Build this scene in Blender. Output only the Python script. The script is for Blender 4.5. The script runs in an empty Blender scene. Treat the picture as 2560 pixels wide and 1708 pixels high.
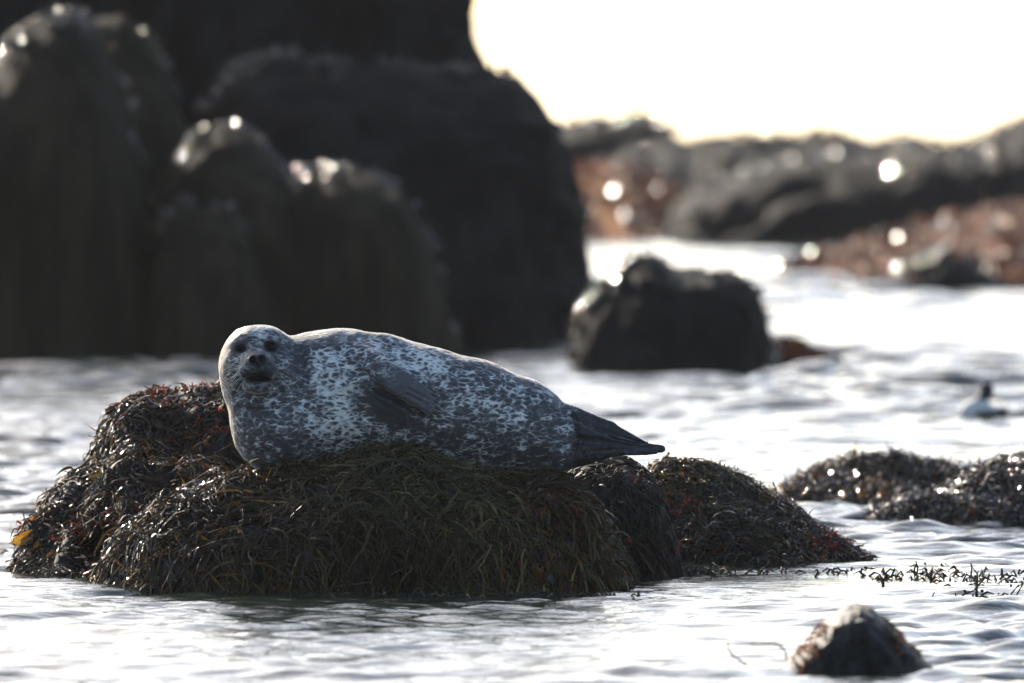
import bpy, math, random
import numpy as np
from mathutils import Vector
from mathutils.bvhtree import BVHTree

random.seed(7); rng = np.random.default_rng(7)
S = bpy.context.scene
COL = S.collection

# ------------------------------------------------------------------ camera, sky, sun, exposure
EYE = 2.0            # camera height above the water (m)
FPX = 34973.0        # focal length in pixels of a 2560 px wide picture
HY = 81.0            # picture row of the horizon
cd = bpy.data.cameras.new('camera'); cam = bpy.data.objects.new('camera', cd); COL.objects.link(cam)
cam.location = (0, 0, EYE)
cam.rotation_euler = (math.radians(90) - math.atan((854 - HY) / FPX), 0, 0)
cd.sensor_width = 36; cd.lens = FPX / 2560 * 36
cd.clip_start = 1; cd.clip_end = 9000
cd.dof.use_dof = True; cd.dof.focus_distance = 50.55; cd.dof.aperture_fstop = 4.3
S.camera = cam

SUN_EL, SUN_AZ = 25.0, -23.0      # elevation; azimuth from straight ahead, left negative
w = bpy.data.worlds.new('World'); S.world = w; w.use_nodes = True
nt = w.node_tree; nt.nodes.clear()
sky = nt.nodes.new('ShaderNodeTexSky'); sky.sky_type = 'NISHITA'; sky.sun_disc = False
sky.sun_elevation = math.radians(SUN_EL); sky.sun_rotation = math.radians(SUN_AZ)
sky.air_density = 0.9; sky.dust_density = 1.3; sky.ozone_density = 1.0
bg = nt.nodes.new('ShaderNodeBackground'); bg.inputs[1].default_value = 0.15
wo = nt.nodes.new('ShaderNodeOutputWorld')
nt.links.new(sky.outputs[0], bg.inputs[0]); nt.links.new(bg.outputs[0], wo.inputs[0])

sl = bpy.data.lights.new('sun', 'SUN'); sun = bpy.data.objects.new('sun', sl); COL.objects.link(sun)
sl.energy = 5.0; sl.angle = math.radians(0.5); sl.color = (1.0, 0.90, 0.76)
e, a = math.radians(SUN_EL), math.radians(SUN_AZ)
sdir = Vector((math.sin(a) * math.cos(e), math.cos(a) * math.cos(e), math.sin(e)))
sun.rotation_euler = sdir.to_track_quat('Z', 'Y').to_euler()

S.view_settings.view_transform = 'Standard'; S.view_settings.look = 'None'
S.view_settings.gamma = 1; S.view_settings.use_curve_mapping = False
S.view_settings.exposure = 0.8
S.render.engine = 'CYCLES'
S.cycles.use_denoising = True
S.cycles.max_bounces = 6; S.cycles.diffuse_bounces = 2; S.cycles.glossy_bounces = 3
S.cycles.transmission_bounces = 3; S.cycles.sample_clamp_indirect = 4.0

# ------------------------------------------------------------------ helpers
def P(px, py, d):
    return np.array([(px - 1280) * d / FPX, d, EYE - (py - HY) * d / FPX])
def PX(x, y): return x / y * FPX + 1280
def PY(z, y): return (EYE - z) / y * FPX + HY

def hash3(i, j, k, s):
    h = (i * 374761393 + j * 668265263 + k * 2147483647 + s * 1274126177) & 0xffffffff
    h = ((h ^ (h >> 13)) * 1274126177) & 0xffffffff
    h = ((h ^ (h >> 16)) * 2246822519) & 0xffffffff
    return ((h ^ (h >> 15)) & 0xffff) / 65535.0
def vnoise(p, s=0):
    f = np.floor(p); q = p - f; i = f.astype(np.int64); u = q * q * (3 - 2 * q)
    r = 0
    for a in (0, 1):
        for b in (0, 1):
            for c in (0, 1):
                r = r + (u[:, 0] if a else 1 - u[:, 0]) * (u[:, 1] if b else 1 - u[:, 1]) * (u[:, 2] if c else 1 - u[:, 2]) * hash3(i[:, 0] + a, i[:, 1] + b, i[:, 2] + c, s)
    return r * 2 - 1
def fbm(p, o=4, s=0):
    r = 0; A = 1.0
    for k in range(o):
        r = r + A * vnoise(p * 2.03 ** k + 17.3 * k, s + k); A *= 0.5
    return r

def mesh_obj(name, v, faces, mats, parent=None, smooth=True, attrs=None, kind=None):
    v = np.asarray(v, dtype=np.float32)
    me = bpy.data.meshes.new(name)
    faces = np.asarray(faces, dtype=np.int32)
    me.vertices.add(len(v)); me.vertices.foreach_set('co', v.ravel())
    nf, k = faces.shape
    me.loops.add(nf * k); me.loops.foreach_set('vertex_index', faces.ravel())
    me.polygons.add(nf); me.polygons.foreach_set('loop_start', np.arange(nf, dtype=np.int32) * k)
    me.polygons.foreach_set('loop_total', np.full(nf, k, dtype=np.int32))
    me.update(calc_edges=True)
    me.polygons.foreach_set('use_smooth', np.full(nf, smooth))
    for an, val in (attrs or {}).items():
        val = np.asarray(val, dtype=np.float32)
        if val.ndim == 2:
            if val.shape[1] == 3: val = np.hstack([val, np.ones((len(val), 1), np.float32)])
            at = me.attributes.new(an, 'FLOAT_COLOR', 'POINT'); at.data.foreach_set('color', val.ravel())
        else:
            at = me.attributes.new(an, 'FLOAT', 'POINT'); at.data.foreach_set('value', val)
    me.materials.append(mats)
    me.validate()
    o = bpy.data.objects.new(name, me); COL.objects.link(o)
    if parent is not None:
        o.parent = parent; o.location = -Vector(parent.location)
    if kind: o['kind'] = kind
    return o

def thing(name, label, cat, loc, group=None):
    o = bpy.data.objects.new(name, None); COL.objects.link(o); o.location = Vector([float(c) for c in loc])
    o.empty_display_size = 0.2
    o['label'] = label; o['category'] = cat
    if group: o['group'] = group
    return o

# ------------------------------------------------------------------ materials
def mat(name):
    m = bpy.data.materials.new(name); m.use_nodes = True
    t = m.node_tree; b = t.nodes['Principled BSDF']
    return m, t, b
def N(t, typ, **kw):
    n = t.nodes.new(typ)
    for k, v in kw.items():
        if k.startswith('i_'):
            key = k[2:]; n.inputs[int(key) if key.isdigit() else key.replace('_', ' ')].default_value = v
        else: setattr(n, k, v)
    return n
def ramp(t, fac, stops):
    r = t.nodes.new('ShaderNodeValToRGB'); t.links.new(fac, r.inputs[0])
    while len(r.color_ramp.elements) < len(stops): r.color_ramp.elements.new(0.5)
    for el, (p, c) in zip(r.color_ramp.elements, stops):
        el.position = p; el.color = (*c, 1) if len(c) == 3 else c
    return r.outputs[0]
def coords(t, scale=(1, 1, 1)):
    g = N(t, 'ShaderNodeNewGeometry')
    mp = N(t, 'ShaderNodeMapping'); mp.inputs['Scale'].default_value = scale
    t.links.new(g.outputs['Position'], mp.inputs[0])
    return mp.outputs[0]
def bump(t, b, h, strength, dist):
    bm = N(t, 'ShaderNodeBump', i_Strength=strength, i_Distance=dist)
    t.links.new(h, bm.inputs['Height']); t.links.new(bm.outputs[0], b.inputs['Normal'])
    return bm

def rock_mat(name, cols, scale=2.0, zs=1.0, rough=0.5, bs=0.6, bd=0.05, spec=0.5):
    m, t, b = mat(name)
    c = coords(t, (1, 1, zs))
    n1 = N(t, 'ShaderNodeTexNoise', i_Scale=scale, i_Detail=8.0, i_Roughness=0.62)
    t.links.new(c, n1.inputs[0])
    col = ramp(t, n1.outputs[0], [(0.3, cols[0]), (0.48, cols[1]), (0.62, cols[2])])
    t.links.new(col, b.inputs['Base Color'])
    n2 = N(t, 'ShaderNodeTexNoise', i_Scale=scale * 6, i_Detail=6.0, i_Roughness=0.65)
    t.links.new(c, n2.inputs[0])
    bump(t, b, n2.outputs[0], bs, bd)
    b.inputs['Roughness'].default_value = rough
    b.inputs['Specular IOR Level'].default_value = spec
    return m
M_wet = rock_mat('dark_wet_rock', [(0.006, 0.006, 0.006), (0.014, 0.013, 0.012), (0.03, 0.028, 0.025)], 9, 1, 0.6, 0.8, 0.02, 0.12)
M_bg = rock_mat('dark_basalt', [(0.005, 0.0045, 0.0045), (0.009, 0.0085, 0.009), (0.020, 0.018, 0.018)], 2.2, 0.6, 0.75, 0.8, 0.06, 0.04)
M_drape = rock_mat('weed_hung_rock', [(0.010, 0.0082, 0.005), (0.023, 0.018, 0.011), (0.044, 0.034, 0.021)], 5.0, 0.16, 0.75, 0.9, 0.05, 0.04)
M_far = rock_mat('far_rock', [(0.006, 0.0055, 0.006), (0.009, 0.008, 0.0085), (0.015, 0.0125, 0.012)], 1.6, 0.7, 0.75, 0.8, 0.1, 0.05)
M_brown = rock_mat('brown_weed_shelf', [(0.015, 0.0035, 0.0015), (0.075, 0.014, 0.003), (0.17, 0.038, 0.007)], 2.0, 2.0, 0.75, 0.9, 0.08, 0.05)
M_tan = rock_mat('tan_weed_shelf', [(0.12, 0.038, 0.013), (0.32, 0.115, 0.036), (0.44, 0.20, 0.07)], 1.8, 2.0, 0.75, 0.9, 0.08, 0.05)
M_fore = rock_mat('grey_bare_rock', [(0.005, 0.005, 0.0055), (0.012, 0.0115, 0.012), (0.055, 0.053, 0.052)], 14, 0.8, 0.5, 1.0, 0.02, 0.15)

def weed_mat(name, rough=0.18, transl=0.25, spec=0.5, bsc=170.0):
    m, t, b = mat(name)
    at = N(t, 'ShaderNodeAttribute', attribute_name='tint')
    nz = N(t, 'ShaderNodeTexNoise', i_Scale=140.0, i_Detail=3.0)
    t.links.new(coords(t), nz.inputs[0])
    mx = N(t, 'ShaderNodeMix', data_type='RGBA', blend_type='MULTIPLY'); mx.inputs[0].default_value = 0.6
    t.links.new(at.outputs['Color'], mx.inputs[6])
    t.links.new(ramp(t, nz.outputs[0], [(0.35, (0.4, 0.4, 0.4)), (0.65, (1.4, 1.4, 1.4))]), mx.inputs[7])
    t.links.new(mx.outputs[2], b.inputs['Base Color'])
    nb = N(t, 'ShaderNodeTexVoronoi', i_Scale=bsc)
    t.links.new(coords(t), nb.inputs[0]); bump(t, b, nb.outputs['Distance'], 0.9 if rough < 0.3 else 0.4, 0.25 / bsc)
    b.inputs['Roughness'].default_value = rough
    b.inputs['Specular IOR Level'].default_value = spec
    tr = N(t, 'ShaderNodeBsdfTranslucent')
    t.links.new(mx.outputs[2], tr.inputs[0])
    ms = N(t, 'ShaderNodeMixShader', i_0=transl)
    out = t.nodes['Material Output']
    t.links.new(b.outputs[0], ms.inputs[1]); t.links.new(tr.outputs[0], ms.inputs[2])
    t.links.new(ms.outputs[0], out.inputs[0])
    return m
M_weed = weed_mat('wet_seaweed', 0.065, 0.35, 0.36)
M_weeddry = weed_mat('hanging_seaweed', 0.5, 0.12, 0.15)
M_weedfar = weed_mat('wet_seaweed_far', 0.07, 0.15, 0.7, 60.0)
M_wrack = weed_mat('wet_glint_wrack', 0.17, 0.1, 0.8, 12.0)
M_blade = weed_mat('kelp_blade', 0.25, 0.35)

# water
m, t, b = mat('sea_water'); M_water = m
b.inputs['Base Color'].default_value = (0.018, 0.026, 0.018, 1)
b.inputs['Roughness'].default_value = 0.05
b.inputs['IOR'].default_value = 1.33
c = coords(t, (0.7, 1.5, 1))
n1 = N(t, 'ShaderNodeTexNoise', i_Scale=9.0, i_Detail=4.0, i_Roughness=0.55); t.links.new(c, n1.inputs[0])
n2 = N(t, 'ShaderNodeTexNoise', i_Scale=34.0, i_Detail=3.0, i_Roughness=0.5); t.links.new(c, n2.inputs[0])
b1 = N(t, 'ShaderNodeBump', i_Strength=0.42, i_Distance=0.02); t.links.new(n1.outputs[0], b1.inputs['Height'])
b2 = N(t, 'ShaderNodeBump', i_Strength=0.25, i_Distance=0.004); t.links.new(n2.outputs[0], b2.inputs['Height'])
t.links.new(b1.outputs[0], b2.inputs['Normal']); t.links.new(b2.outputs[0], b.inputs['Normal'])

# ------------------------------------------------------------------ the sea: one sheet to the horizon with real waves
def steps(a, b_, s0, s1=None):
    out = [a]; s1 = s0 if s1 is None else s1
    while out[-1] < b_:
        f = (out[-1] - a) / (b_ - a); out.append(out[-1] + s0 * (s1 / s0) ** f)
    return out
ys = list(np.linspace(-60, 40, 18)[:-1]) + steps(40, 42.5, 0.3, 0.05) + steps(42.55, 60, 0.034)[1:]
ys += steps(ys[-1] + 0.035, 145, 0.036, 0.35) + list(np.geomspace(146, 6000, 45))
ys = np.array(ys)
xr = steps(0, 2.3, 0.032) + steps(2.34, 6.5, 0.05, 0.2) + list(np.geomspace(7, 5000, 32))
xs = np.array([-x for x in xr[::-1][:-1]] + xr)
GX, GY = np.meshgrid(xs, ys)
def waves(x, y):
    r = np.random.default_rng(11)
    z = np.zeros_like(x)
    q = np.stack([x.ravel() * 0.35, y.ravel() * 0.12, 0 * x.ravel()], 1)
    patch = np.clip(0.85 + 0.8 * vnoise(q, 3), 0.45, 1.5).reshape(x.shape)
    q2 = np.stack([x.ravel() * 0.9, y.ravel() * 0.35, 0 * x.ravel() + 5], 1)
    wx = 0.25 * vnoise(q2, 5).reshape(x.shape); wy = 0.35 * vnoise(q2 + 9, 6).reshape(x.shape)
    cell = np.maximum(0.034, (y - 58) * 0.0026); far_ = 1 + np.clip((y - 60) / 50, 0, 0.5)
    for L, st, n in ((2.6, 0.009, 3), (1.3, 0.010, 5), (0.75, 0.013, 8), (0.42, 0.026, 14), (0.25, 0.042, 20), (0.16, 0.046, 18)):
        for _ in range(n):
            l = L * r.uniform(0.75, 1.3); th = r.normal(0, 0.35 if L > 1 else 0.55) + 0.15; ph = r.uniform(0, 6.28)
            k = 6.283 / l; A = st * 4.4 / k / math.sqrt(n) * 1.4
            arg = k * ((x + wx) * math.sin(th) + (y + wy) * math.cos(th)) + ph
            s_ = np.sin(arg); fade = np.clip((l / cell - 3) / 3, 0, 1)
            z += A * (s_ + 0.25 * np.cos(2 * arg)) * patch * fade * (far_ if L > 0.3 else 1)
    # sheltered, flat water behind and right of the weedy ledge
    calm = np.exp(-(((x - 1.25) / 1.0) ** 2 + ((y - 50.9) / 1.25) ** 2))
    z *= 1 - 0.85 * calm
    z *= np.clip((150 - y) / 10, 0, 1) * np.clip((16 - np.abs(x)) / 8, 0.0, 1)
    return z
GZ = waves(GX, GY)
ny, nx = GX.shape
idx = np.arange(ny * nx).reshape(ny, nx)
fq = np.stack([idx[:-1, :-1], idx[:-1, 1:], idx[1:, 1:], idx[1:, :-1]], -1).reshape(-1, 4)
sea = mesh_obj('sea', np.stack([GX, GY, GZ], -1).reshape(-1, 3), fq, M_water, kind='structure')

# thin haze added for far fade and lens veiling glare: one closed box round camera, water and rocks
m = bpy.data.materials.new('haze'); m.use_nodes = True; t = m.node_tree
t.nodes.remove(t.nodes['Principled BSDF'])
pv = t.nodes.new('ShaderNodeVolumePrincipled'); pv.inputs['Color'].default_value = (0.97, 0.95, 0.93, 1); pv.inputs['Density'].default_value = 0.00014
t.links.new(pv.outputs[0], t.nodes['Material Output'].inputs['Volume'])
hx, hy0, hy1, hz0, hz1 = 5200, -100, 6200, -1.5, 7.0
hv = [(x_, y_, z_) for z_ in (hz0, hz1) for x_, y_ in ((-hx, hy0), (hx, hy0), (hx, hy1), (-hx, hy1))]
hf = [(3, 2, 1, 0), (4, 5, 6, 7), (0, 1, 5, 4), (1, 2, 6, 5), (2, 3, 7, 6), (3, 0, 4, 7)]
haze = mesh_obj('haze', hv, hf, m, smooth=False, kind='stuff'); haze['label'] = 'thin pale haze over the rocks, added as lens veiling glare and far fade'; haze['category'] = 'haze'

# ------------------------------------------------------------------ rocks
def fcurve(pts):
    pts = sorted(pts); xs_ = np.array([p[0] for p in pts], float); ys_ = np.array([p[1] for p in pts], float)
    return xs_, ys_
def loft_rock(prof, dc, fr, bk, nx=90, ntt=46, n=2.6, amp=0.05, fs=2.0, zsq=1.0, base=-0.35, seed=0, slope=0.0, endr=0.25, amp2=0.0):
    """Solid boulder from its ridge line: prof = ridge in picture points at distance dc, fr / bk = reach to the front / back (m)."""
    px, py = fcurve(prof)
    u = np.linspace(px[0], px[-1], nx)
    top = np.interp(u, px, py)
    ker = np.array([1, 2, 3, 2, 1.]) / 9
    tp = np.convolve(np.pad(top, 2, mode='edge'), ker, 'valid')
    X = (u - 1280) * dc / FPX; Z = EYE - (tp - HY) * dc / FPX
    s = np.linspace(-1, 1, nx)
    wgt = np.maximum((1 - np.abs(s) ** 4) ** 0.5, endr)
    th = np.linspace(0, math.pi, ntt)
    cx = np.sign(np.cos(th)) * np.abs(np.cos(th)) ** (2 / n); sz = np.sin(th) ** (2 / n)
    if slope: sz = np.where(th < math.pi / 2, np.minimum(sz, (1 - cx) ** slope), sz)
    yy = dc + np.where(cx[:, None] > 0, -fr * cx[:, None] * wgt[None], -bk * cx[:, None] * wgt[None])
    zz = base + (Z[None] - base) * sz[:, None]
    xx = np.repeat(X[None], ntt, 0)
    V = np.stack([xx, yy, zz], -1)
    # outward directions for roughening
    du = np.gradient(V, axis=1); dv = np.gradient(V, axis=0)
    nn = np.cross(du, dv); nn /= np.linalg.norm(nn, axis=-1, keepdims=True) + 1e-9
    nn *= np.where(nn[ntt // 2, nx // 2, 2] > 0, 1, -1)
    p = V.reshape(-1, 3).copy(); q = p * fs; q[:, 2] *= zsq
    dn = fbm(q, 5, seed) * amp * ((1.6 if zsq >= 0.6 else 1.0) if dc > 80 else 1)
    if amp2:
        r_ = np.abs(vnoise(q * 1.7, seed + 40)) + 0.5 * np.abs(vnoise(q * 3.9, seed + 41))
        dn += (r_ - 0.6) * amp2 * ((1.8 if zsq >= 0.6 else 0.9) if dc > 80 else 1)
    topw = 1.0 - 0.55 * np.repeat((sz ** 8)[:, None], nx, 1).ravel()
    p += nn.reshape(-1, 3) * (dn * topw)[:, None]
    # close the two ends
    p = p.reshape(ntt, nx, 3)
    idx = np.arange(ntt * nx).reshape(ntt, nx)
    f = np.stack([idx[:-1, :-1], idx[:-1, 1:], idx[1:, 1:], idx[1:, :-1]], -1).reshape(-1, 4)
    caps = []
    for col in (0, nx - 1):
        h = ntt // 2
        for k in range(h):
            a_, b_, c_, d_ = idx[k, col], idx[k + 1, col], idx[ntt - 2 - k, col], idx[ntt - 1 - k, col]
            if b_ == c_: continue
            caps.append((a_, b_, c_, d_))
    f = np.vstack([f, np.array(caps)])
    return p.reshape(-1, 3), f

def grow(v, f, count, seg, L, W, tint, keep=None, lift=(0.004, 0.025), grav=0.35, wild=0.35, flow=3.0, seed=1, curl=0.6, upstart=0.0, taper=0.75, fork=0.0, zmin=-0.01, tipup=0.0):
    """Fronds rooted on a surface and trailing down over it; returns one mesh (verts, quads, colours)."""
    r = np.random.default_rng(seed)
    tri = np.vstack([f[:, [0, 1, 2]], f[:, [0, 2, 3]]]) if f.shape[1] == 4 else f
    A, B, C = v[tri[:, 0]], v[tri[:, 1]], v[tri[:, 2]]
    cr = np.cross(B - A, C - A); ar = np.linalg.norm(cr, axis=1) / 2
    cen = (A + B + C) / 3; fn = cr / (2 * ar[:, None] + 1e-12)
    bvh = BVHTree.FromPolygons(v.tolist(), f.tolist())
    ok = (cen[:, 2] > zmin)
    c0 = v.mean(0)
    if fn[np.argmax(cen[:, 2])][2] < 0: fn = -fn
    ok &= fn[:, 1] < 0.55
    pr = ar * ok; pr /= pr.sum()
    ti = r.choice(len(tri), size=count * 3, p=pr)
    a1, a2 = r.random(len(ti)), r.random(len(ti)); sw = a1 + a2 > 1; a1[sw] = 1 - a1[sw]; a2[sw] = 1 - a2[sw]
    p = A[ti] + (B[ti] - A[ti]) * a1[:, None] + (C[ti] - A[ti]) * a2[:, None]; nrm = fn[ti]
    if keep is not None:
        kk = keep(PX(p[:, 0], p[:, 1]), PY(p[:, 2], p[:, 1])) > r.random(len(p))
        p, nrm = p[kk], nrm[kk]
    T3 = 3
    p, nrm = np.repeat(p[:count // T3], T3, 0), np.repeat(nrm[:count // T3], T3, 0); n = len(p)
    if n == 0: return None
    p = p + r.normal(0, 0.0035, p.shape)
    ln = r.uniform(L[0], L[1], n); wd = r.uniform(W[0], W[1], n); lf = r.uniform(lift[0], lift[1], n)
    g = np.array([0, 0, -1.0])
    q = p * flow
    fl = np.stack([vnoise(q, 21), vnoise(q + 31, 22) * 0.5, vnoise(q + 57, 23) * 0.5], 1)
    d = fl * 2.0 + np.repeat(r.normal(0, wild * 1.2, (n // T3, 3)), T3, 0) + r.normal(0, 0.22, (n, 3)) + g * 0.4
    if upstart: d = d + nrm * upstart
    d -= nrm * np.minimum((d * nrm).sum(1), 0)[:, None] * 0.9
    d /= np.linalg.norm(d, axis=1, keepdims=True) + 1e-9
    curlax = r.normal(0, curl, (n, 3))
    pts = [p + nrm * lf[:, None] * 0.3]; nr = [nrm]; cur = p + nrm * lf[:, None] * 0.3
    for k in range(1, seg + 1):
        d = d + g * grav + curlax * 0.3 + r.normal(0, wild * 0.3, (n, 3))
        if tipup: d = d + np.array([0, 0, 1.0]) * tipup * k / seg
        d /= np.linalg.norm(d, axis=1, keepdims=True) + 1e-9
        cur = cur + d * (ln / seg)[:, None]
        nk = nr[-1].copy()
        for i in range(n):
            loc, no, _, dist = bvh.find_nearest(cur[i])
            no = np.array(no); loc = np.array(loc)
            if no @ nr[-1][i] < -0.3: no = -no
            nk[i] = no
            h = (cur[i] - loc) @ no
            tgt = lf[i]
            if h < tgt * 0.4: cur[i] = loc + no * tgt * (0.5 + 0.6 * k / seg)
            elif h > tgt * 1.5 and not upstart: cur[i] = cur[i] - no * (h - tgt * 1.5) * 0.6
        pts.append(cur.copy()); nr.append(nk)
    Pp = np.stack(pts, 1); Nn = np.stack(nr, 1)
    T = np.gradient(Pp, axis=1); T /= np.linalg.norm(T, axis=-1, keepdims=True) + 1e-9
    Nn = Nn + r.normal(0, 0.55, (n, 1, 3)) + r.normal(0, 0.22, (n, seg + 1, 3))
    Sd = np.cross(T, Nn); Sd /= np.linalg.norm(Sd, axis=-1, keepdims=True) + 1e-9
    Up = np.cross(Sd, T)
    kk = np.arange(seg + 1) / seg
    prof = (0.55 + 0.45 * np.sin(kk * math.pi)) * (1 - taper * kk ** 3)
    wv = wd[:, None] * prof[None] * r.uniform(0.6, 1.65, (n, seg + 1))
    a_ = Pp - Sd * wv[..., None] / 2; c_ = Pp + Sd * wv[..., None] / 2
    m_ = Pp + Up * (wv * 0.48)[..., None]
    V = np.stack([a_, m_, c_], 2).reshape(-1, 3)
    base = np.arange(n)[:, None] * (seg + 1) * 3 + np.arange(seg)[None] * 3
    F1 = np.stack([base, base + 1, base + 4, base + 3], -1).reshape(-1, 4)
    F2 = np.stack([base + 1, base + 2, base + 5, base + 4], -1).reshape(-1, 4)
    tn = tint(p, n, r)
    Cc = np.repeat(tn, (seg + 1) * 3, 0)
    return V, np.vstack([F1, F2]), Cc

def join(parts):
    parts = [q for q in parts if q is not None]
    off = 0; V = []; F = []; Cc = []
    for v_, f_, c_ in parts:
        V.append(v_); F.append(f_ + off); Cc.append(c_); off += len(v_)
    return np.vstack(V), np.vstack(F), np.vstack(Cc)
def palette(cols, wts, jit=0.35, clump=2.5, seed=0):
    cols = np.array(cols) * np.array([1.0, 0.80, 0.58]); wts = np.array(wts, float); cum = np.cumsum(wts / wts.sum())
    def fn(p, n, r):
        x = np.clip(0.5 + 0.5 * vnoise(p * clump, 70 + seed) * 1.3, 0, 0.999) * 0.55 + r.random(n) * 0.45
        i = np.minimum(np.searchsorted(cum, x), len(cols) - 1)
        return cols[i] * np.exp(r.normal(0, jit, (n, 1)))
    return fn
OLIVE = [(0.010, 0.007, 0.003), (0.034, 0.025, 0.009), (0.095, 0.068, 0.018), (0.17, 0.095, 0.024)]
pal_olive = palette(OLIVE, [3, 4, 3, 1])
pal_khaki = palette([(0.008, 0.0075, 0.004), (0.042, 0.040, 0.022), (0.095, 0.092, 0.052), (0.026, 0.028, 0.025)], [3, 4, 2, 2])
pal_brown = palette([(0.016, 0.008, 0.004), (0.04, 0.02, 0.008), (0.09, 0.04, 0.012), (0.14, 0.07, 0.015)], [3, 4, 2, 1])
pal_red = palette([(0.06, 0.010, 0.007), (0.19, 0.036, 0.018), (0.34, 0.09, 0.035)], [3, 4, 2])
pal_amber = palette([(0.22, 0.10, 0.012), (0.38, 0.19, 0.02)], [1, 1])
pal_rust = palette([(0.07, 0.016, 0.005), (0.16, 0.042, 0.010), (0.30, 0.105, 0.024)], [2, 4, 2])

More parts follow.
